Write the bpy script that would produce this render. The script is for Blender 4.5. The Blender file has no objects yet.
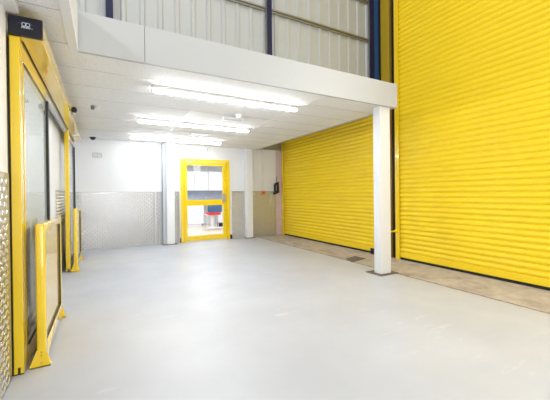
import bpy, bmesh, math, random
from mathutils import Matrix, Vector
random.seed(7)
PI = math.pi
SC = bpy.context.scene
COL = SC.collection

# ------------------------------------------------------------------ materials
def new_mat(name):
    m = bpy.data.materials.new(name); m.use_nodes = True
    nt = m.node_tree
    return m, nt, nt.nodes['Principled BSDF']

def setp(b, **k):
    names = dict(col='Base Color', rough='Roughness', metal='Metallic', coat='Coat Weight',
                 coatr='Coat Roughness', spec='Specular IOR Level', trans='Transmission Weight',
                 ecol='Emission Color', estr='Emission Strength', alpha='Alpha', ior='IOR')
    for a, v in k.items():
        if a in ('col', 'ecol'): v = (*v, 1)
        b.inputs[names[a]].default_value = v

def plain(name, col, rough=.5, var=.04, scale=6.0, **k):
    """paint-like material with a little noise in tone and gloss"""
    m, nt, b = new_mat(name)
    setp(b, col=col, rough=rough, **k)
    tc = nt.nodes.new('ShaderNodeTexCoord')
    n = nt.nodes.new('ShaderNodeTexNoise'); n.inputs['Scale'].default_value = scale
    n.inputs['Detail'].default_value = 5
    nt.links.new(tc.outputs['Object'], n.inputs['Vector'])
    r = nt.nodes.new('ShaderNodeMapRange')
    r.inputs['To Min'].default_value = 1 - var; r.inputs['To Max'].default_value = 1 + var
    nt.links.new(n.outputs['Fac'], r.inputs['Value'])
    mx = nt.nodes.new('ShaderNodeMix'); mx.data_type = 'RGBA'; mx.blend_type = 'MULTIPLY'
    mx.inputs['Factor'].default_value = 1
    mx.inputs['A'].default_value = (*col, 1)
    nt.links.new(r.outputs['Result'], mx.inputs['B'])
    nt.links.new(mx.outputs['Result'], b.inputs['Base Color'])
    return m

M = {}
YEL = (.92, .64, .004)
M['yellow'] = plain('yellow_gloss_paint', YEL, .25, .02, 3, coat=1.0, coatr=.03)
M['yellow_shutter'] = plain('yellow_shutter_coat', (.97, .71, .02), .27, .04, 1.2)
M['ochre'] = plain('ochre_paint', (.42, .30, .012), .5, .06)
M['white_wall'] = plain('white_wall_paint', (.80, .81, .83), .45, .015, 2)
M['white_paint'] = plain('white_gloss_paint', (.80, .81, .83), .3, .02, 3)
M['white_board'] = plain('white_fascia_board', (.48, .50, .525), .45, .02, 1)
M['white_plastic'] = plain('white_plastic', (.78, .79, .8), .35, .02)
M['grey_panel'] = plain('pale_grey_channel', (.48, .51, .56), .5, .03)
M['black'] = plain('black_rubber', (.012, .012, .014), .5, .1)
M['navy_cap'] = plain('dark_navy_plastic', (.006, .006, .018), .35, .1)
M['navy'] = plain('navy_steel_paint', (.003, .006, .050), .4, .05)
M['blue'] = plain('lit_navy_steel_paint', (.03, .10, .26), .4, .08)  # navy column's lit web, its light painted in as a lighter blue
M['cladding'] = plain('pale_grey_cladding', (.44, .46, .465), .4, .05, 1.5)
M['galv'] = plain('dull_galvanised_steel', (.30, .29, .25), .4, .1, metal=.6)
M['steel'] = plain('brushed_steel', (.52, .52, .5), .35, .05, metal=.9)
M['grey_logo'] = plain('pale_print', (.62, .68, .78), .5, .02)
M['blue_logo'] = plain('dull_blue_print', (.03, .06, .13), .5, .02)
M['pink'] = plain('pinkish_bare_plaster', (.66, .53, .57), .7, .12, 9)
M['olive'] = plain('olive_beige_board', (.36, .33, .22), .6, .06)
M['orange'] = plain('orange_copper_plastic', (.75, .24, .07), .35, .1)
M['rust'] = plain('rusty_plate', (.16, .13, .105), .75, .45, 22)
M['wood'] = plain('pale_wood_floor', (.58, .48, .40), .35, .08)
M['chair_blue'] = plain('blue_fabric', (.035, .10, .24), .8, .1)
M['chair_red'] = plain('red_fabric', (.75, .03, .06), .7, .05)
M['cab_white'] = plain('white_cabinet_front', (.80, .81, .86), .25, .01)
M['tile'] = plain('grey_splashback', (.33, .36, .44), .3, .2, 5)
M['dark_wall'] = plain('dark_recess', (.03, .025, .02), .8, .1)
M['roofgrey'] = plain('pale_roof_lining', (.6, .6, .6), .6, .05)

def mk_glass():
    m, nt, b = new_mat('clear_glass')
    nt.nodes.remove(b)
    out = nt.nodes['Material Output']
    tr = nt.nodes.new('ShaderNodeBsdfTransparent'); tr.inputs['Color'].default_value = (.95, .97, .97, 1)
    gl = nt.nodes.new('ShaderNodeBsdfGlossy'); gl.inputs['Roughness'].default_value = .02
    fr = nt.nodes.new('ShaderNodeFresnel'); fr.inputs['IOR'].default_value = 1.5
    mx = nt.nodes.new('ShaderNodeMixShader')
    ge = nt.nodes.new('ShaderNodeNewGeometry'); iv = nt.nodes.new('ShaderNodeMath'); iv.operation = 'SUBTRACT'; iv.inputs[0].default_value = 1
    mu = nt.nodes.new('ShaderNodeMath'); mu.operation = 'MULTIPLY'
    nt.links.new(ge.outputs['Backfacing'], iv.inputs[1]); nt.links.new(iv.outputs[0], mu.inputs[0]); nt.links.new(fr.outputs[0], mu.inputs[1])
    nt.links.new(mu.outputs[0], mx.inputs[0]); nt.links.new(tr.outputs[0], mx.inputs[1])
    nt.links.new(gl.outputs[0], mx.inputs[2]); nt.links.new(mx.outputs[0], out.inputs[0])
    return m
M['glass'] = mk_glass()

def mk_emit(name, col, s):
    m, nt, b = new_mat(name)
    setp(b, col=(.9, .9, .9), rough=.4, ecol=col, estr=s)
    return m
M['led'] = mk_emit('lit_diffuser', (.93, .96, 1), 36)

def mk_tread(name, c, r0, r1):
    m, nt, b = new_mat(name)
    setp(b, col=(c, c, c), rough=.27, metal=.86)
    tc = nt.nodes.new('ShaderNodeTexCoord')
    n = nt.nodes.new('ShaderNodeTexNoise'); n.inputs['Scale'].default_value = 3; n.inputs['Detail'].default_value = 6
    nt.links.new(tc.outputs['Object'], n.inputs['Vector'])
    r = nt.nodes.new('ShaderNodeMapRange'); r.inputs['To Min'].default_value = r0; r.inputs['To Max'].default_value = r1
    nt.links.new(n.outputs['Fac'], r.inputs['Value']); nt.links.new(r.outputs['Result'], b.inputs['Roughness'])
    return m
M['tread'] = mk_tread('aluminium_tread_plate', .44, .26, .38)
M['tread_bright'] = mk_tread('polished_tread_lozenge', .90, .18, .28)

def mk_floor():
    """painted floor; bare concrete beyond a ragged edge along the shutters"""
    m, nt, b = new_mat('painted_floor_with_concrete_apron')
    N = nt.nodes; L = nt.links
    geo = N.new('ShaderNodeNewGeometry')
    sep = N.new('ShaderNodeSeparateXYZ'); L.new(geo.outputs['Position'], sep.inputs[0])
    def noise(scale, detail=5, rough=.55, vec=None, dist=0):
        n = N.new('ShaderNodeTexNoise'); n.inputs['Scale'].default_value = scale
        n.inputs['Detail'].default_value = detail; n.inputs['Roughness'].default_value = rough
        n.inputs['Distortion'].default_value = dist
        L.new(vec or geo.outputs['Position'], n.inputs['Vector']); return n.outputs['Fac']
    def mr(v, a, b_, c, d):
        r = N.new('ShaderNodeMapRange')
        for i, x in zip(('From Min', 'From Max', 'To Min', 'To Max'), (a, b_, c, d)): r.inputs[i].default_value = x
        L.new(v, r.inputs['Value']); return r.outputs['Result']
    def math_(op, a, b_):
        n = N.new('ShaderNodeMath'); n.operation = op
        for i, x in enumerate((a, b_)):
            if isinstance(x, (int, float)): n.inputs[i].default_value = x
            else: L.new(x, n.inputs[i])
        return n.outputs[0]
    def mixc(f, a, b_):
        n = N.new('ShaderNodeMix'); n.data_type = 'RGBA'
        for k, x in (('Factor', f), ('A', a), ('B', b_)):
            if isinstance(x, tuple): n.inputs[k].default_value = (*x, 1)
            elif isinstance(x, (int, float)): n.inputs[k].default_value = x
            else: L.new(x, n.inputs[k])
        return n.outputs['Result']
    # paint
    big = noise(.9, 4)
    paint = mixc(mr(big, .35, .65, 0, 1), (.475, .50, .56), (.535, .56, .62))
    # pale roller scuffs, stretched across the view
    mp = N.new('ShaderNodeMapping'); mp.inputs['Rotation'].default_value = (0, 0, .45)
    mp.inputs['Scale'].default_value = (1.2, 6.5, 1); L.new(geo.outputs['Position'], mp.inputs['Vector'])
    sc = mr(noise(1.6, 8, .72, mp.outputs[0], .3), .57, .68, 0, 1)
    patch = mr(noise(.8, 2), .45, .58, 0, 1)
    paint = mixc(math_('MULTIPLY', math_('MULTIPLY', sc, patch), .42), paint, (.76, .79, .82))
    dirt = mr(noise(3.1, 9, .75), .64, .74, 0, 1)
    paint = mixc(math_('MULTIPLY', dirt, .35), paint, (.38, .37, .35))
    # concrete
    cn = noise(7, 8, .7)
    conc = mixc(mr(cn, .3, .7, 0, 1), (.42, .365, .31), (.64, .57, .51))
    st = mr(noise(2.2, 5, .6), .5, .68, 0, 1)
    conc = mixc(math_('MULTIPLY', st, .55), conc, (.22, .165, .12))
    edge = math_('ADD', sep.outputs['X'], mr(noise(9, 5), 0, 1, -.035, .035))
    f = mr(edge, 4.15, 4.16, 0, 1)
    line = math_('MULTIPLY', mr(edge, 4.130, 4.142, 0, 1), mr(edge, 4.165, 4.185, 1, 0))
    col = mixc(f, paint, conc)
    col = mixc(math_('MULTIPLY', line, mr(noise(14, 3), .3, .6, .35, .95)), col, (.10, .08, .065))
    L.new(col, b.inputs['Base Color'])
    rg = mr(noise(2.5, 6), .3, .7, .30, .46)
    rr = N.new('ShaderNodeMix'); rr.data_type = 'FLOAT'
    L.new(f, rr.inputs['Factor']); L.new(rg, rr.inputs['A']); rr.inputs['B'].default_value = .8
    L.new(rr.outputs['Result'], b.inputs['Roughness'])
    bp = N.new('ShaderNodeBump'); bp.inputs['Strength'].default_value = .08; bp.inputs['Distance'].default_value = .01
    L.new(noise(3, 6), bp.inputs['Height']); L.new(bp.outputs[0], b.inputs['Normal'])
    return m
M['floor'] = mk_floor()

def mk_ceiling():
    m, nt, b = new_mat('mineral_fibre_tile')
    setp(b, col=(.80, .795, .785), rough=.75)
    tc = nt.nodes.new('ShaderNodeTexCoord')
    n = nt.nodes.new('ShaderNodeTexNoise'); n.inputs['Scale'].default_value = 60; n.inputs['Detail'].default_value = 4
    nt.links.new(tc.outputs['Object'], n.inputs['Vector'])
    r = nt.nodes.new('ShaderNodeValToRGB')
    r.color_ramp.elements[0].position = .30; r.color_ramp.elements[0].color = (.66, .66, .655, 1)
    r.color_ramp.elements[1].position = .42; r.color_ramp.elements[1].color = (.86, .865, .87, 1)
    nt.links.new(n.outputs['Fac'], r.inputs[0]); nt.links.new(r.outputs[0], b.inputs['Base Color'])
    return m
M['ceiling'] = mk_ceiling()

# ------------------------------------------------------------------ mesh helpers
class MB:
    def __init__(s): s.bm = bmesh.new()
    def box(s, x0, x1, y0, y1, z0, z1, bev=0, seg=2):
        r = bmesh.ops.create_cube(s.bm, size=1)
        for v in r['verts']:
            v.co = Vector(((x0 + x1) / 2 + v.co.x * (x1 - x0), (y0 + y1) / 2 + v.co.y * (y1 - y0), (z0 + z1) / 2 + v.co.z * (z1 - z0)))
        if bev:
            es = list({e for v in r['verts'] for e in v.link_edges})
            bmesh.ops.bevel(s.bm, geom=es, offset=bev, segments=seg, profile=.5, affect='EDGES')
        return s
    def cyl(s, p0, p1, r0, r1=None, n=20):
        p0 = Vector(p0); p1 = Vector(p1); d = p1 - p0
        r = bmesh.ops.create_cone(s.bm, cap_ends=True, segments=n, radius1=r0, radius2=r0 if r1 is None else r1, depth=d.length)
        q = d.to_track_quat('Z', 'Y').to_matrix().to_4x4()
        bmesh.ops.transform(s.bm, matrix=Matrix.Translation((p0 + p1) / 2) @ q, verts=r['verts'])
        return s
    def sph(s, c, r, sx=1, sy=1, sz=1, n=20):
        q = bmesh.ops.create_uvsphere(s.bm, u_segments=n, v_segments=n // 2 + 2, radius=r)
        for v in q['verts']: v.co = Vector((c[0] + v.co.x * sx, c[1] + v.co.y * sy, c[2] + v.co.z * sz))
        return s
    def tube(s, pts, r, n=10):
        pts = [Vector(p) for p in pts]; rings = []
        for i, p in enumerate(pts):
            d = (pts[min(i + 1, len(pts) - 1)] - pts[max(i - 1, 0)]).normalized()
            q = d.to_track_quat('Z', 'Y')
            rings.append([s.bm.verts.new(p + q @ Vector((r * math.cos(2 * PI * k / n), r * math.sin(2 * PI * k / n), 0))) for k in range(n)])
        for a, b in zip(rings, rings[1:]):
            # align ring b to ring a
            off = min(range(n), key=lambda o: (a[0].co - b[o].co).length)
            for k in range(n):
                s.bm.faces.new((a[k], a[(k + 1) % n], b[(k + 1 + off) % n], b[(k + off) % n]))
        s.bm.faces.new(rings[0]); s.bm.faces.new(rings[-1])
        return s
    def ring(s, c, R, r, axis='Y', n=24, m=8):
        """a torus about an axis"""
        g = []
        for i in range(n):
            a = 2 * PI * i / n; row = []
            for j in range(m):
                t = 2 * PI * j / m
                u = (R + r * math.cos(t)) * math.cos(a); w = (R + r * math.cos(t)) * math.sin(a); h = r * math.sin(t)
                p = {'Y': (u, h, w), 'X': (h, u, w), 'Z': (u, w, h)}[axis]
                row.append(s.bm.verts.new(Vector(c) + Vector(p)))
            g.append(row)
        for i in range(n):
            for j in range(m):
                s.bm.faces.new((g[i][j], g[(i + 1) % n][j], g[(i + 1) % n][(j + 1) % m], g[i][(j + 1) % m]))
        return s
    def prism(s, poly, axis, a, b):
        """extrude a 2-D polygon along an axis: 'X' poly=(y,z), 'Y' poly=(x,z), 'Z' poly=(x,y)"""
        def P(u, v, t): return {'X': (t, u, v), 'Y': (u, t, v), 'Z': (u, v, t)}[axis]
        A = [s.bm.verts.new(P(u, v, a)) for u, v in poly]; B = [s.bm.verts.new(P(u, v, b)) for u, v in poly]
        n = len(poly)
        s.bm.faces.new(A); s.bm.faces.new(B[::-1])
        for i in range(n): s.bm.faces.new((A[i], B[i], B[(i + 1) % n], A[(i + 1) % n]))
        return s
    def build(s, name, mat, parent=None, smooth=False, bevel=0):
        bmesh.ops.recalc_face_normals(s.bm, faces=s.bm.faces[:])
        me = bpy.data.meshes.new(name)
        if parent is not None:
            w = world_loc(parent)
            for v in s.bm.verts: v.co -= w
        s.bm.to_mesh(me); s.bm.free()
        me.materials.append(mat)
        o = bpy.data.objects.new(name, me); COL.objects.link(o)
        if parent is not None: o.parent = parent
        if smooth:
            for p in me.polygons: p.use_smooth = True
            try: me.set_sharp_from_angle(angle=math.radians(38))
            except Exception: pass
        return o

def world_loc(o):
    w = Vector((0, 0, 0))
    while o is not None: w += o.location; o = o.parent
    return w

def tag(o, label, cat, group=None):
    o['label'] = label; o['category'] = cat
    if group: o['group'] = group
    return o
def thing(name, loc, label, cat, group=None):
    o = bpy.data.objects.new(name, None); COL.objects.link(o); o.location = loc
    o.empty_display_size = .1
    return tag(o, label, cat, group)
def struct(name, mb, mat, smooth=False):
    o = mb.build(name, mat, None, smooth); o['kind'] = 'structure'; return o
def copy_tree(o, delta):
    def rec(x, parent):
        c = x.copy(); COL.objects.link(c)
        if parent is not None: c.parent = parent
        for ch in list(x.children): rec(ch, c)
        return c
    c = rec(o, None); c.location = o.location + Vector(delta); return c

# ------------------------------------------------------------------ key planes (metres)
XL = -.64          # left wall
YB = 8.80          # back wall
XS = 5.12          # face of the shutters
YF = 3.50          # face of the mezzanine fascia
ZC = 2.69          # ceiling under the mezzanine
XM = 4.18          # right edge of the mezzanine
ZM = 3.06          # mezzanine floor
YW = 4.80          # cladding above

# ------------------------------------------------------------------ room shell
struct('floor', MB().box(-4.2, 5.6, -5, YB + .15, -.12, 0), M['floor'])
# left wall
XN = -.588         # nearer stretch of the left wall, before the sliding door
w = MB(); w.box(XL - .15, XL, 2.862, YB, 0, ZC + .02); w.box(XL - .15, XN, -5, 2.862, 0, ZC + .02)
struct('wall_left', w, M['white_wall'])
# back wall round the door opening (door frame 1.87..3.28, 2.31 high)
w = MB()
w.box(XL - .15, 1.87, YB, YB + .15, 0, ZC + .02)
w.box(3.28, 4.86, YB, YB + .15, 0, ZC + .02)
w.box(1.87, 3.28, YB, YB + .15, 2.31, ZC + .02)
struct('wall_back', w, M['white_wall'])
struct('wall_back_plaster', MB().box(4.86, 5.30, YB, YB + .15, 0, ZC + .02), M['pink'])
struct('wall_back_upper', MB().box(3.9, 5.30, YB, YB + .15, ZC + .02, 3.75), M['olive'])
# wall behind the shutters
struct('wall_right', MB().box(XS + .16, XS + .36, -5, YB + .15, 0, 8.2), M['dark_wall'])
struct('wall_front', MB().box(-4.2, XS + .36, -5.2, -5, 0, 8.2), M['roofgrey'])
struct('wall_left_upper', MB().box(-4.2, -4.0, -5, YW + .2, ZM, 8.2), M['roofgrey'])
struct('roof', MB().box(-4.2, XS + .36, -5.2, YW + .4, 8.2, 8.35), M['roofgrey'])
# ceiling under the mezzanine with its grid of white bars
c = MB()
c.box(XL, XM - .03, YF + .05, YB, ZC, ZC + .03)
c.box(XL, -.25, -5, YF + .05, ZC, ZC + .03)
struct('ceiling', c, M['ceiling'])
g = MB()
yj = 4.0 - .588 * 15
while yj < YB - .1:
    x1 = XM - .03 if yj > YF + .06 else -.255
    g.box(XL + .01, x1, yj - .0025, yj + .0025, ZC - .002, ZC + .004)
    yj += .588
struct('ceiling_joints', g, plain('tile_joint_shadow', (.45, .44, .43), .8, .1))
g = MB()
for xj, y0 in ((-.20, YF + .06), (1.30, YF + .06), (2.80, YF + .06)):
    g.box(xj - .012, xj + .012, y0, YB, ZC - .003, ZC + .004)
struct('ceiling_bars', g, M['white_paint'])
struct('trim_1', MB().box(XN, -.517, -5, 2.875, 2.622, ZC + .01), M['white_paint'])
# mezzanine slab, edge beam, fascia boards
s = MB(); s.box(XL - .1, XM - .03, YF + .05, YB, ZC + .03, ZM); s.box(-4.0, -.26, -5, YF + .05, ZC + .035, ZM)
struct('mezzanine_slab', s, M['roofgrey'])
struct('trim_2', MB().box(-.258, -.186, -5, YF - .02, 2.655, ZM, .003), M['white_paint'])
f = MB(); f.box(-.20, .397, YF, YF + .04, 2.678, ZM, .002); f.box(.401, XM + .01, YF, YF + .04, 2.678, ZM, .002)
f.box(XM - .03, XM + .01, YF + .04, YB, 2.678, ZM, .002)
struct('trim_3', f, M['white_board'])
# ribbed cladding wall standing on the mezzanine
prof = []
x = -4.0
while x < 5.16:
    for dx, dy in ((0, 0), (.16, 0), (.178, -.022), (.222, -.022), (.24, 0)):
        prof.append((x + dx, YW + dy))
    # two shallow stiffening creases
    x += .24
cl = MB(); bm = cl.bm
prev = None
for px, py in prof:
    if px > XS + .15: break
    a = bm.verts.new((px, py, ZM)); b = bm.verts.new((px, py, 8.2))
    a2 = bm.verts.new((px, YW + .03, ZM)); b2 = bm.verts.new((px, YW + .03, 8.2))
    if prev:
        bm.faces.new((prev[0], a, b, prev[1])); bm.faces.new((prev[2], prev[3], b2, a2))
    prev = (a, b, a2, b2)
bmesh.ops.remove_doubles(bm, verts=bm.verts[:], dist=1e-5)
struct('wall_upper', cl, M['cladding'])
# unseen cover added over the bay between mezzanine and shutter to keep it dark
struct('bay_shade_cover', MB().box(XM + .02, XS + .16, YW + .06, YB, 3.75, 3.85), M['olive'])

# ------------------------------------------------------------------ tread plate sheets
def tread_sheet(axis, u0, u1, plane, z0, z1, label):
    """axis 'Y': sheet on the back wall spanning x; axis 'X': sheet on the left wall spanning y"""
    t = .004; cell = .0525
    plane += -.002 if axis == 'Y' else .002
    mb = MB()
    if axis == 'Y': mb.box(u0, u1, plane - t, plane, z0, z1)
    else: mb.box(plane, plane + t, u0, u1, z0, z1)
    sgn = -1 if axis == 'Y' else 1
    face = plane + sgn * t
    nu = int((u1 - u0 - .02) / cell); nv = int((z1 - z0 - .02) / cell)
    bm = mb.bm
    def P(u, v, h): return (u, face + sgn * h, v) if axis == 'Y' else (face + sgn * h, u, v)
    for i in range(nu):
        for j in range(nv):
            cu = u0 + .01 + (i + .5) * cell; cv = z0 + .01 + (j + .5) * cell
            a = PI / 4 if (i + j) % 2 else -PI / 4
            ca, sa = math.cos(a), math.sin(a)
            base = []; 
            for lu, lv in ((.030, 0), (.013, .0105), (-.013, .0105), (-.030, 0), (-.013, -.0105), (.013, -.0105)):
                base.append(bm.verts.new(P(cu + lu * ca - lv * sa, cv + lu * sa + lv * ca, 0)))
            top = []
            for lu, lv in ((.014, 0), (-.014, 0)):
                top.append(bm.verts.new(P(cu + lu * ca, cv + lu * sa, .0055)))
            b = base; r, l = top
            for fcs in ((b[0], b[1], r), (b[1], b[2], l, r), (b[2], b[3], l), (b[3], b[4], l), (b[4], b[5], r, l), (b[5], b[0], r)):
                bm.faces.new(fcs)
    o = mb.build('tread_plate_panel', M['tread'])
    o.data.materials.append(M['tread_bright'])
    for p in o.data.polygons[6:]: p.material_index = 1
    return tag(o, label, 'wall panel', 'metal tread plate panels along the walls')
tread_sheet('X', .9, 2.860, XN, 0.005, 1.47, 'silver tread plate panel at the left edge, before the first yellow door post')
tread_sheet('X', 5.88, YB - .01, XL, 0.005, 1.408, 'silver tread plate panel on the left wall behind the far yellow post')
tread_sheet('Y', XL + .01, 1.21, YB, 0.005, 1.408, 'wide silver tread plate panel on the back wall left of the columns')
tread_sheet('Y', 1.225, 1.40, YB, 0.005, 1.408, 'narrow grey tread plate strip touching the left side of the column by the door')
tread_sheet('Y', 1.66, 1.835, YB, 0.005, 1.408, 'narrow tread plate strip between the back column and the yellow glazed door')
tread_sheet('Y', 3.365, 3.76, YB, 0.005, 1.408, 'tread plate panel right of the yellow glazed door, before the next column')
tread_sheet('Y', 3.97, 4.86, YB, 0.005, 1.408, 'tread plate panel in the far right corner with golden reflections')

# ------------------------------------------------------------------ roller shutters
def curtain(y0, y1, z0, z1, pitch=.0888):
    mb = MB(); bm = mb.bm
    prof = []
    z = z0
    while z < z1:
        for k in range(7):
            t = k / 6
            # bulged slat with a recessed hinge line
            d = .020 * math.sin(PI * min(1, t * 1.02)) ** .75
            prof.append((XS - d, z + t * pitch * .86))
        prof.append((XS + .006, z + pitch * .90)); prof.append((XS + .006, z + pitch * .97))
        z += pitch
    ze = z
    A = [bm.verts.new((x, y0, q)) for x, q in prof]; B = [bm.verts.new((x, y1, q)) for x, q in prof]
    for i in range(len(prof) - 1): bm.faces.new((A[i], A[i + 1], B[i + 1], B[i]))
    C0 = [bm.verts.new((XS + .03, y, z)) for y in (y0, y1) for zz in (z0, ze)]
    bm.faces.new((C0[0], C0[1], C0[3], C0[2]))
    bm.faces.new(A + [C0[1], C0[0]]); bm.faces.new(B + [C0[3], C0[2]])
    bm.faces.new((A[0], B[0], C0[2], C0[0])); bm.faces.new((A[-1], B[-1], C0[3], C0[1]))
    return mb

def shutter(y0, y1, ztop, label, bolt_y):
    t = thing('roller_shutter', (XS, (y0 + y1) / 2, 0), label, 'roller shutter', 'yellow roller shutter doors')
    curtain(y0 + .02, y1 - .02, .15, ztop).build('slat_curtain', M['yellow_shutter'], t, True)
    MB().box(XS - .022, XS + .03, y0 + .02, y1 - .02, .045, .15, .006).build('bottom_rail', M['yellow_shutter'], t)
    MB().box(XS - .012, XS + .02, y0 + .02, y1 - .02, .002, .045).build('rubber_seal', M['black'], t)
    for a, b in ((y0 - .06, y0 + .03), (y1 - .03, y1 + .06)):
        gmb = MB()
        gmb.box(XS - .055, XS - .03, a, b, 0, ztop + .05, .003)
        gmb.box(XS + .035, XS + .06, a, b, 0, ztop + .05)
        if a < y0 - .03: gmb.box(XS - .05, XS + .06, a, a + .02, 0, ztop + .05)
        else: gmb.box(XS - .05, XS + .06, b - .02, b, 0, ztop + .05)
        gr = gmb.build('guide_rail', M['yellow'], t)
    MB().box(XS + .03, XS + .12, y0, y1, ztop - .02, ztop + .25, .01).build('header_box', M['yellow'], t)
    if bolt_y:
        by, z = bolt_y
        b = MB(); b.cyl((XS - .20, by, z), (XS - .055, by, z), .016); b.cyl((XS - .075, by, z), (XS - .0555, by, z), .032)
        b.build('slide_bolt', M['yellow'], t)
    return t
shutter(4.80, 8.72, 3.45, 'yellow slatted roller shutter at the back right, partly behind the white post', (8.70, .53))
shutter(-1.4, 4.24, 6.6, 'tall yellow slatted roller shutter filling the right edge', (4.28, .55))
# steel post and recess between the two shutters
t = thing('steel_post', (XS + .05, 4.6, 0), 'tall ochre steel post between the two yellow roller shutters', 'post')
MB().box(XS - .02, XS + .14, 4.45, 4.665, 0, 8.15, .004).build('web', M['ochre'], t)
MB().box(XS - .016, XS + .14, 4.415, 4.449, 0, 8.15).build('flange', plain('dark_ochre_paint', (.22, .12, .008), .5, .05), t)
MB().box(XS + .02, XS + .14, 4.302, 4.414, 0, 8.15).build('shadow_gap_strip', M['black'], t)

# ------------------------------------------------------------------ white columns
def column(x0, x1, y0, y1, label, plate, side=False):
    t = thing('steel_column', ((x0 + x1) / 2, (y0 + y1) / 2, 0), label, 'column', 'white steel columns holding up the mezzanine')
    MB().box(x0, x1, y0, y1, .012, ZC - .003, .004).build('shaft', M['white_paint'], t)
    MB().box(*plate, .001, .012, .002).build('base_plate', M['rust'], t)
    MB().box(x0 - .012, x1 + .012, y0 - .012, y1 + .0, ZC - .012, ZC - .003).build('head_plate', M['white_plastic'], t)
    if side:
        MB().box(x0 - .09, x0, y0 + .05, y1, .012, ZC - .003, .003).build('shaded_flank_strip', M['grey_panel'], t)  # blue-grey strip painted as the shaded flank of the column
    return t
column(3.865, 4.085, 3.56, 3.71, 'white square column standing free in front of the yellow shutters', (3.79, 4.19, 3.50, 3.83))
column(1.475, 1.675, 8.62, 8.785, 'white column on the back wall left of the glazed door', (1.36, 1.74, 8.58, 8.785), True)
column(3.77, 3.965, 8.62, 8.785, 'white column on the back wall right of the glazed door', (3.73, 4.02, 8.58, 8.785))

# ------------------------------------------------------------------ navy steel columns, cladding rails above
def navy_column(x0, x1, label, web=None):
    t = thing('navy_column', ((x0 + x1) / 2, YW - .1, ZM), label, 'column', 'navy steel columns above the mezzanine')
    MB().box(x0, x1, YW - .10, YW - .085, ZM + .002, 8.15, .002).build('flange', M['navy'], t)
    m = (x0 + x1) / 2
    MB().box(m - .012, m + .012, YW - .085, YW - .036, ZM + .002, 8.15).build('web', M['navy'], t)
    if web:
        MB().box(x1 + .005, web, YW - .06, YW - .04, ZM + .002, 8.15).build('side_plate', M['blue'], t)
    return t
navy_column(.065, .15, 'slim navy column above the left end of the white fascia')
navy_column(2.465, 2.555, 'slim navy column above the middle of the white fascia')
navy_column(4.855, 4.96, 'navy column in the upper corner beside the ochre post', 5.115)
def clad_rail(x0, x1, z, label):
    t = thing('cladding_rail', ((x0 + x1) / 2, YW - .04, z), label, 'rail', 'steel rails across the cladding')
    MB().box(x0, x1, YW - .05, YW - .024, z - .03, z - .008, .002).build('lower_lip', M['galv'], t)
    MB().box(x0, x1, YW - .07, YW - .024, z + .004, z + .028, .002).build('upper_lip', M['galv'], t)
    MB().box(x0, x1, YW - .040, YW - .024, z - .008, z + .004).build('rail_web', M['galv'], t)
clad_rail(.155, 2.46, 4.45, 'steel rail on grey cladding left of the middle navy column')
clad_rail(2.56, 4.85, 4.45, 'long steel rail on grey cladding right of the middle navy column')
clad_rail(2.56, 4.85, 5.24, 'short visible rail at the top edge beside the corner column')

# ------------------------------------------------------------------ automatic sliding door on the left wall
d = thing('sliding_door', (-.55, 2.97, 0), 'yellow framed sliding door assembly with long top housing on the left wall', 'sliding door')
XP = -.535
hood = MB().box(-.581, -.384, 2.917, 8.0, 2.476, 2.612, .006)
h = hood.build('top_housing', M['yellow'], d)
MB().box(-.582, -.379, 2.885, 2.916, 2.474, 2.615, .004).build('end_cap', M['navy_cap'], d)
# emblem on the end cap
cap = [o for o in d.children if o.name.startswith('end_cap')][0]
em = MB()
ex, ey, ez = -.478, 2.8845, 2.553
em.ring((ex - .011, ey, ez + .006), .0125, .0022, 'Y', 20, 6); em.ring((ex + .011, ey, ez + .006), .0125, .0022, 'Y', 20, 6)
em.box(ex - .027, ex + .027, ey - .001, ey + .001, ez - .014, ez - .010)
for k in range(6):
    em.box(ex - .026 + k * .009, ex - .0205 + k * .009, ey - .001, ey + .001, ez - .0225, ez - .0165)
em.box(ex + .033, ex + .039, ey - .001, ey + .001, ez - .020, ez - .017)
em.build('emblem', M['grey_logo'], cap)
ch = MB()
ch.prism([(ex - .048, ez + .010), (ex - .022, ez + .024), (ex + .022, ez + .024), (ex + .048, ez + .010), (ex + .046, ez + .007), (ex + .021, ez + .020), (ex - .021, ez + .020), (ex - .046, ez + .007)], 'Y', ey - .0008, ey + .0008)
ch.build('emblem_chevron', M['blue_logo'], cap)
# posts
def door_post(y, x0, x1, dy):
    p = MB()
    m0, m1 = x0 + .022, x1 - .02
    p.box(x0, x1, y, y + dy, .055, 2.472, .003)
    p.box(x0, m0, y, y + dy, .012, .055); p.box(m1, x1, y, y + dy, .012, .055)
    o = p.build('door_post', M['yellow'], d)
    MB().box(x0 + .004, x1 - .003, y + .006, y + dy - .004, .001, .012).build('foot_seal', M['black'], o)
    return o
door_post(2.905, -.580, -.522, .09)
door_post(6.48, -.570, -.503, .08)
MB().box(-.592, -.582, 2.91, 2.985, .001, 2.46).build('wall_seal', M['black'], d)
# transoms between post tops and the housing
MB().box(-.565, -.522, 3.0, 4.15, 2.326, 2.466, .003).build('transom', M['yellow'], d)
MB().box(-.575, -.535, 4.17, 6.47, 2.40, 2.466, .003).build('track', M['grey_panel'], d)
MB().box(-.521, -.514, 3.0, 8.0, 2.467, 2.4755).build('gap_seal', M['black'], d)
MB().box(-.575, -.53, 6.57, 7.98, 2.326, 2.466, .003).build('transom', M['yellow'], d)
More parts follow.
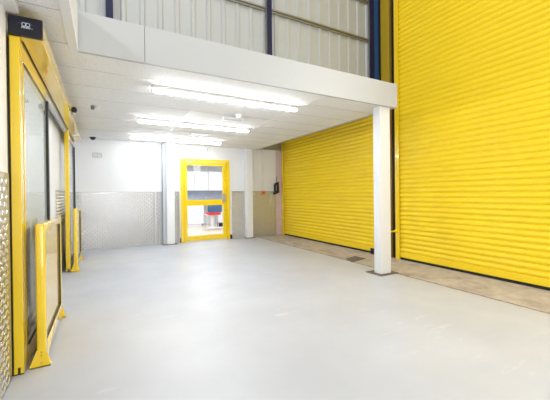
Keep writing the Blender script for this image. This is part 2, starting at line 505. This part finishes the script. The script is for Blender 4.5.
# sliding leaves
def leaf(y0, y1, ztop, cover):
    fr = MB(); xa, xb = -.553, -.523
    fr.box(xa, xb, y0, y0 + .05, .02, ztop, .003); fr.box(xa, xb, y1 - .035, y1, .02, ztop, .003)
    fr.box(xa, xb, y0 + .05, y1 - .035, .02, .16, .003); fr.box(xa, xb, y0 + .05, y1 - .035, ztop - .02, ztop, .003)
    o = fr.build('door_leaf', M['white_paint'] if cover == 'clear' else M['yellow'], d)
    MB().box(xb - .0035 if cover == 'blind' else xa + .008, xb - .001, y0 + .05, y1 - .035, .16, ztop - .02).build('glass_pane', M['glass'], o)
    if cover == 'blind':
        MB().box(xa + .001, xb - .004, y0 + .05, y1 - .035, .95, ztop - .02).build('white_backing_panel', M['white_plastic'], o)
    sl = MB()
    sl.box(xb, xb + .020, y1 - .05, y1 + .004, .16, ztop + .004); sl.box(xb, xb + .006, y0 + .0, y1 - .06, ztop - .012, ztop + .004)
    sl.box(xb, xb + .006, y0 + .05, y1 - .06, .148, .165)
    sl.build('black_glazing_seal', M['black'], o)
    return o
l1 = leaf(3.03, 4.16, 2.322, 'blind')
MB().cyl((-.522, 4.02, 2.18), (-.512, 4.02, 2.18), .022).build('round_stop', M['rust'], l1)
l2 = leaf(6.60, 7.78, 2.322, 'clear')
# ------------------------------------------------------------------ guard frames
def guard(y0, y1, label):
    t = thing('guard_frame', (-.425, (y0 + y1) / 2, 0), label, 'guard rail', 'yellow guard frames beside the sliding doors')
    xa, xb = -.455, -.395
    Z = 1.09; pw = .07
    MB().box(xa, xb, y0, y0 + pw, .002, Z, .012, 3).build('post', M['yellow'], t, True)
    MB().box(xa, xb, y1 - pw, y1, .002, Z, .012, 3).build('post', M['yellow'], t, True)
    MB().box(xa + .001, xb - .001, y0 + .02, y1 - .02, Z - pw, Z + .001, .012, 3).build('top_rail', M['yellow'], t, True)
    MB().box(xa + .001, xb - .001, y0 + .02, y1 - .02, .05, .17, .008, 3).build('bottom_rail', M['yellow'], t, True)
    MB().box(xa + .02, xb - .018, y0 + pw - .01, y1 - pw + .01, .16, Z - pw + .01).build('infill_panel', M['yellow'], t)
    gk = MB(); xg0, xg1 = xb - .0175, xb - .004
    gk.box(xg0, xg1, y1 - pw - .010, y1 - pw, .17, Z - pw)
    gk.box(xg0, xg1, y0 + pw, y1 - pw - .010, .17, .178)
    gk.build('black_gasket', M['black'], t)
    for ya in (y0 - .006, y1 - .006):
        fo = MB()
        fo.prism([(-.499, .0), (-.368, .0), (-.368, .018), (xb, .13), (xa, .13), (-.499, .018)], 'Y', ya, ya + .012)
        fo.box(-.499, -.368, ya, ya + .075, 0.0, .008)
        ft = fo.build('foot', M['yellow'], t)
        for z in (.035, .09, .115):
            MB().cyl((-.425, ya - .005, z), (-.425, ya - .0005, z), .006, n=8).build('bolt', M['ochre'], ft)
    return t
guard(2.965, 4.06, 'yellow guard frame in front of the near sliding door leaf')
guard(6.44, 7.56, 'yellow guard frame beside the far yellow door post')

# ------------------------------------------------------------------ things on the ceiling
def batten(y, label):
    t = thing('strip_light', (1.63, y, ZC), label, 'ceiling light', 'long LED strip lights under the ceiling')
    MB().box(.56, 2.70, y - .042, y + .042, ZC - .045, ZC - .001, .004).build('housing', M['white_plastic'], t)
    MB().box(.565, 2.695, y - .032, y + .032, ZC - .078, ZC - .0455, .012, 3).build('diffuser', M['led'], t, True)
    for xx in (.553, 2.695):
        MB().box(xx, xx + .012, y - .036, y + .036, ZC - .08, ZC - .001, .004).build('end_cap', M['white_plastic'], t)
batten(4.20, 'nearest of the long glowing strip lights, closest to the white fascia')
batten(6.07, 'middle one of the long glowing strip lights under the white ceiling')
batten(7.86, 'farthest of the long glowing strip lights, just above the glazed door')

t = thing('smoke_detector', (2.08, 5.08, ZC), 'round white smoke detector on the ceiling between two strip lights', 'smoke detector')
MB().cyl((2.08, 5.08, ZC - .022), (2.08, 5.08, ZC - .001), .058).build('base', M['white_plastic'], t, True)
MB().cyl((2.08, 5.08, ZC - .065), (2.08, 5.08, ZC - .0225), .036, .05).build('sensor_head', M['white_plastic'], t, True)
def bulkhead(x, y, label):
    t = thing('emergency_light', (x, y, ZC), label, 'emergency light', 'slim white emergency lights on the ceiling')
    MB().box(x - .20, x + .20, y - .04, y + .04, ZC - .03, ZC - .001, .006).build('body', M['white_plastic'], t)
    MB().box(x - .185, x + .15, y - .03, y + .03, ZC - .042, ZC - .0305, .004).build('lens', plain('pale_clear_lens', (.66, .69, .72), .15, .02), t)
bulkhead(2.09, 5.34, 'slim white emergency light beside the smoke detector on the ceiling')
bulkhead(1.95, 7.08, 'slim white emergency light between the middle and farthest strip lights')
t = thing('ceiling_spotlight', (-.085, 5.53, ZC), 'small white and dark grey spotlight unit on the ceiling near the yellow housing', 'emergency light')
MB().cyl((-.085, 5.53, ZC - .012), (-.085, 5.53, ZC - .001), .055).build('base', M['white_plastic'], t, True)
MB().box(-.145, -.095, 5.49, 5.57, ZC - .062, ZC - .0125, .012, 3).build('dark_lens', plain('dark_grey_lens', (.12, .13, .14), .2, .1), t, True)
MB().box(-.094, -.03, 5.50, 5.56, ZC - .058, ZC - .0125, .012, 3).build('white_lamp', M['white_plastic'], t, True)
t = thing('dome_camera', (-.19, 8.52, ZC), 'small black dome camera on the ceiling near the back wall', 'camera')
MB().cyl((-.19, 8.52, ZC - .02), (-.19, 8.52, ZC - .001), .07).build('base', M['navy_cap'], t, True)
MB().sph((-.19, 8.52, ZC - .025), .052, sz=.8).build('dome', M['navy_cap'], t, True)
t = thing('door_sensor', (-.384, 5.22, 2.50), 'round black sensor with grey underside on the side of the yellow housing', 'sensor')
MB().box(-.3835, -.370, 5.18, 5.26, 2.515, 2.57, .004).build('bracket', M['yellow'], t)
MB().sph((-.340, 5.22, 2.515), .052, sx=.75, sz=.85).build('sensor_head', M['navy_cap'], t, True)
MB().cyl((-.345, 5.22, 2.440), (-.342, 5.22, 2.472), .026, .034).build('grey_lens', M['steel'], t, True)

# ------------------------------------------------------------------ things on the back wall
t = thing('wall_socket', (-.11, YB, 2.305), 'white double socket with grey outlines high on the back wall', 'socket')
MB().box(-.205, -.015, YB - .012, YB - .0005, 2.255, 2.36, .003).build('face_plate', plain('grey_metal_plate', (.16, .17, .19), .4, .05), t)
for a in (-.195, -.105):
    o = MB().box(a, a + .08, YB - .016, YB - .0125, 2.264, 2.351, .002).build('outlet', M['white_plastic'], t)
    k = MB(); k.box(a + .018, a + .026, YB - .0175, YB - .0165, 2.288, 2.325); k.box(a + .054, a + .062, YB - .0175, YB - .0165, 2.288, 2.325)
    k.box(a + .018, a + .062, YB - .0175, YB - .0165, 2.322, 2.330)
    k.build('grey_slots', plain('mid_grey_plastic', (.2, .22, .25), .5, .05), o)
t = thing('cord_loop', (2.33, YB, 2.55), 'thin white cord with a loop hanging above the yellow door', 'cord')
MB().tube([(2.33, YB - .008, 2.685), (2.33, YB - .008, 2.55), (2.335, YB - .010, 2.49)], .005).build('cord', M['white_plastic'], t, True)
MB().ring((2.345, YB - .010, 2.462), .03, .006, 'Y').build('loop', M['grey_panel'], t, True)
t = thing('junction_box', (2.67, YB, 2.6), 'small grey box on the wall above the yellow door', 'box')
MB().box(2.635, 2.705, YB - .04, YB - .001, 2.55, 2.64, .005).build('body', M['grey_panel'], t)
MB().box(2.645, 2.695, YB - .046, YB - .0405, 2.562, 2.628, .003).build('cover', M['white_plastic'], t)
t = thing('call_point', (4.38, YB, 1.36), 'orange boxed push button under two thin conduits in the far right corner', 'push button')
MB().box(4.31, 4.44, YB - .085, YB - .013, 1.28, 1.42, .012).build('box', M['orange'], t)
MB().cyl((4.375, YB - .10, 1.35), (4.375, YB - .0855, 1.35), .035).build('button', plain('dark_orange_button', (.32, .08, .03), .3, .1), t, True)
for xx in (4.355, 4.40):
    MB().tube([(xx, YB - .02, 1.421), (xx, YB - .02, 2.0), (xx, YB - .02, ZC + .3)], .007).build('conduit', M['white_plastic'], t, True)
# dark hand-held control in the corner
t = thing('control_handset', (4.84, YB, 1.5), 'dark navy wall handset with a short cable between white wall and shutter', 'control unit')
hb = MB()
hb.prism([(4.80, 1.66), (4.91, 1.70), (4.93, 1.36), (4.80, 1.30)], 'Y', YB - .10, YB - .012)
hb.build('cradle', M['navy_cap'], t)
hs = MB().prism([(4.765, 1.62), (4.795, 1.64), (4.792, 1.33), (4.735, 1.30), (4.735, 1.36), (4.765, 1.39)], 'Y', YB - .12, YB - .03)
hs.build('handset', M['navy_cap'], t)
MB().box(4.812, 4.826, YB - .104, YB - .1005, 1.42, 1.60).build('pale_edge', M['grey_panel'], t)
MB().tube([(4.86, YB - .04, 1.69), (4.875, YB - .03, 1.78), (4.88, YB - .012, 1.87)], .008).build('cable', M['navy_cap'], t, True)

# ------------------------------------------------------------------ glazed yellow door in the back wall
t = thing('glazed_door', (2.575, YB, 0), 'yellow framed glazed door in the back wall with kitchen behind', 'door')
ya, yb = YB - .04, YB + .08
fr = MB(); fr.box(1.87, 1.965, ya, yb, .0, 2.315, .004); fr.box(3.20, 3.285, ya, yb, .0, 2.315, .004); fr.box(1.965, 3.20, ya, yb, 2.245, 2.315, .004)
fr.build('door_frame', M['yellow'], t)
lf = MB(); la, lb = ya + .012, yb - .03
lf.box(1.972, 2.05, la, lb, .02, 2.235, .003); lf.box(3.085, 3.193, la, lb, .02, 2.235, .003)
lf.box(2.05, 3.085, la, lb, .02, .17, .003); lf.box(2.05, 3.085, la, lb, 1.01, 1.17, .003); lf.box(2.05, 3.085, la, lb, 2.14, 2.235, .003)
lfo = lf.build('door_leaf', M['yellow'], t)
for z0, z1 in ((.17, 1.01), (1.17, 2.14)):
    MB().box(2.05, 3.085, la + .025, la + .033, z0, z1).build('glass_pane', M['glass'], lfo)
MB().box(3.05, 3.165, la - .022, la - .0005, 1.09, 1.335, .004).build('lock_plate', M['steel'], lfo)
b = MB(); b.cyl((3.145, la - .012, 1.72), (3.145, la, 1.72), .016); b.build('key_cylinder', M['galv'], lfo)
b = MB(); b.cyl((3.145, la - .012, .86), (3.145, la, .86), .016); b.build('key_cylinder', M['galv'], lfo)
MB().box(2.06, 2.19, la - .02, la - .0005, 2.212, 2.238, .003).build('closer_arm', M['steel'], lfo)
for x0, x1, lab in ((3.290, 3.350, 'black foot block and white strip right of the yellow door frame'), (1.842, 1.865, 'black foot block and white strip left of the yellow door frame')):
    tt = thing('edge_strip', ((x0 + x1) / 2, YB, 0), lab, 'trim strip', 'strips beside the glazed door')
    MB().box(x0, x1, YB - .02, YB - .001, .13, 1.408).build('strip', M['white_paint'], tt)
    MB().box(x0, x1, YB - .03, YB - .001, .002, .129).build('foot_block', M['black'], tt)

# ------------------------------------------------------------------ kitchen behind the door
KB = 13.8
struct('kitchen_floor', MB().box(1.2, 6.2, YB + .15, KB + .1, -.12, -.001), M['wood'])
k = MB(); k.box(1.1, 6.2, KB, KB + .1, 0, 2.75); k.box(1.1, 1.2, YB + .15, KB, 0, 2.75); k.box(6.1, 6.2, YB + .15, KB, 0, 2.75)
k.box(3.9, 6.1, YB + .152, YB + .2, 0, 2.75)
struct('wall_kitchen', k, M['white_wall'])
struct('ceiling_kitchen', MB().box(1.1, 6.2, YB + .15, KB + .1, 2.6, 2.7), M['white_wall'])
struct('trim_splashback', MB().box(2.4, 4.9, KB - .012, KB - .001, .95, 1.51), M['tile'])
def wall_cab(x0, x1, y0, y1, doors, label):
    t = thing('wall_cabinet', ((x0 + x1) / 2, (y0 + y1) / 2, 1.5), label, 'cabinet', 'white wall cabinets in the kitchen')
    MB().box(x0, x1, y0, y1, 1.51, 2.32, .003).build('body', M['cab_white'], t)
    for a, b_, z0, z1, hx in doors:
        dd = MB().box(a + .003, b_ - .003, y0 - .02, y0 - .001, z0, z1, .002).build('cabinet_door', M['cab_white'], t)
        if hx:
            MB().box(hx - .012, hx + .012, y0 - .045, y0 - .0205, 1.56, 1.78, .003).build('handle', M['steel'], dd)
    return t
wall_cab(2.45, 3.44, 13.44, KB - .001, [(2.45, 3.44, 1.92, 2.32, None), (2.45, 3.44, 1.51, 1.915, None)], 'white wall cabinet with stacked flap doors, left in the kitchen')
wall_cab(3.445, 4.03, 13.40, KB - .001, [(3.445, 3.735, 1.51, 2.32, 3.68), (3.735, 4.03, 1.51, 2.32, 3.83)], 'white two-door wall cabinet with steel handles in the kitchen')
wall_cab(4.035, 4.75, 13.30, KB - .001, [(4.035, 4.75, 1.51, 2.32, None)], 'plain white wall cabinet right of the two handles in the kitchen')
t = thing('base_cabinet', (3.0, 13.4, 0), 'white base cabinet low behind the left of the door glass', 'cabinet')
MB().box(2.2, 3.74, 13.12, KB - .001, .10, .93, .003).build('body', M['cab_white'], t)
MB().box(2.2, 3.66, 13.16, KB - .05, .0, .099).build('plinth', M['cab_white'], t)
MB().box(3.66, 3.74, 13.14, KB - .05, .0, .10).build('dark_foot', M['navy_cap'], t)
o = MB().box(2.2, 5.4, 13.08, KB - .013, .93, .97, .003).build('worktop', M['cab_white']); tag(o, 'pale kitchen worktop seen through the door glass', 'worktop')
t = thing('base_cabinet', (4.9, 13.4, 0), 'white base cabinet behind the blue and red chair', 'cabinet')
MB().box(4.45, 5.4, 13.3, KB - .001, .10, .93, .003).build('body', M['cab_white'], t)
MB().box(4.45, 5.4, 13.34, KB - .05, .0, .099).build('plinth', M['cab_white'], t)
t = thing('kitchen_tap', (3.95, 13.6, .97), 'small pale curved tap on the kitchen worktop', 'tap')
MB().cyl((3.95, 13.6, .97), (3.95, 13.6, 1.0), .035).build('base', M['steel'], t, True)
MB().tube([(3.95, 13.6, 1.0)] + [(3.95 + .0, 13.6 - .09 + .09 * math.cos(a), 1.17 + .09 * math.sin(a)) for a in [PI * q / 8 for q in range(9)]], .014).build('spout', M['steel'], t, True)
# chair with blue back and red seat
cx, cy = 3.62, 11.5
t = thing('kitchen_chair', (cx, cy, 0), 'chair with blue back and red seat seen through the door glass', 'chair')
bk = MB().box(cx - .27, cx + .27, cy - .30, cy - .255, .665, 1.02, .02, 3); bk.build('backrest', M['chair_blue'], t, True)
MB().box(cx - .22, cx + .24, cy - .25, cy + .22, .565, .655, .02, 3).build('seat', M['chair_red'], t, True)
for sx in (-1, 1):
    xx = cx + sx * .30
    pts = [(xx, cy - .30, .60), (xx, cy - .30, .05), (xx, cy - .27, .016), (xx, cy + .22, .016), (xx, cy + .25, .05), (xx, cy + .25, .56), (xx, cy + .2, .58), (xx, cy - .30, .58)]
    MB().tube(pts, .014).build('leg', M['white_plastic'], t, True)
MB().tube([(cx - .30, cy - .28, .10), (cx + .30, cy - .28, .10)], .018).build('floor_bar', M['white_plastic'], t, True)
MB().tube([(cx - .30, cy - .05, .56), (cx + .30, cy - .05, .56)], .018).build('cross_bar', M['white_plastic'], t, True)
MB().cyl((cx - .03, cy - .05, .017), (cx - .03, cy - .05, .545), .07).build('pedestal', M['white_plastic'], t, True)
o = MB().box(4.12, 4.36, 12.3, 12.5, .0, .16, .02).build('floor_box', M['navy_cap']); tag(o, 'small dark block on the kitchen floor right of the chair', 'box')

# ------------------------------------------------------------------ floor details
o = MB().prism([(4.215, 4.80), (4.115, 4.50), (4.585, 4.62), (4.575, 4.92)], 'Z', .0005, .006).build('floor_plate', M['rust'])
tag(o, 'dark worn plate set in the concrete left of the free white column', 'floor plate')
o = MB().box(XS - .10, XS - .060, 4.76, 4.93, .001, .13, .006).build('stop_block', M['navy_cap'])
tag(o, 'small black block at the bottom corner of the back shutter', 'stop block')

# ------------------------------------------------------------------ lights
def area(name, loc, rot, sx, sy, power, col=(1, 1, 1)):
    l = bpy.data.lights.new(name, 'AREA'); l.shape = 'RECTANGLE'; l.size = sx; l.size_y = sy; l.energy = power; l.color = col
    o = bpy.data.objects.new(name, l); COL.objects.link(o); o.location = loc; o.rotation_euler = rot; return o
area('overhead_fill_light', (1.6, 0.6, 7.9), (0, 0, 0), 4.5, 5, 120, (1, .99, .97))  # unseen overhead light added as ambient fill for the void
area('front_fill_light', (0.0, -3.6, 1.7), (PI / 2, 0, -.75), 3.4, 2.8, 128, (.96, .98, 1))  # unseen fill light added in front, turned to brighten the shutters
area('side_fill_light', (4.6, .2, 3.4), (0, -1.3, PI), 1.6, 2.6, 100, (1, .99, .97))  # unseen fill light added to brighten the left wall
l = bpy.data.lights.new('mezzanine_lamp', 'POINT'); l.energy = 150; l.shadow_soft_size = .12
o = bpy.data.objects.new('mezzanine_lamp', l); COL.objects.link(o); o.location = (-3.0, 1.8, 4.75)
area('kitchen_light', (3.4, 11.0, 2.58), (0, 0, 0), 3, 3, 105, (.95, .97, 1))

w = bpy.data.worlds.new('World'); SC.world = w; w.use_nodes = True
w.node_tree.nodes['Background'].inputs[0].default_value = (.8, .85, .9, 1)
w.node_tree.nodes['Background'].inputs[1].default_value = .3

# ------------------------------------------------------------------ camera
yaw, pitch, roll, fpx, cyp, H = .501573, .00535682, .01080492, 313.995, 196.1146, 1.30
F = Vector((math.sin(yaw) * math.cos(pitch), math.cos(yaw) * math.cos(pitch), -math.sin(pitch)))
R0 = Vector((math.cos(yaw), -math.sin(yaw), 0)); D0 = F.cross(R0)
R = math.cos(roll) * R0 + math.sin(roll) * D0; D = F.cross(R)
cam = bpy.data.cameras.new('camera'); co = bpy.data.objects.new('camera', cam); COL.objects.link(co)
U = -D; B = -F
co.matrix_world = Matrix(((R.x, U.x, B.x, 0), (R.y, U.y, B.y, 0), (R.z, U.z, B.z, H), (0, 0, 0, 1)))
cam.sensor_width = 36; cam.lens = fpx * 36 / 550
cam.shift_y = (cyp - 200) / 550
cam.clip_start = .05
SC.camera = co
SC.view_settings.view_transform = 'Standard'
try: SC.view_settings.look = 'None'
except Exception: pass
SC.view_settings.exposure = 0.6
SC.view_settings.gamma = 1
SC.view_settings.use_curve_mapping = False
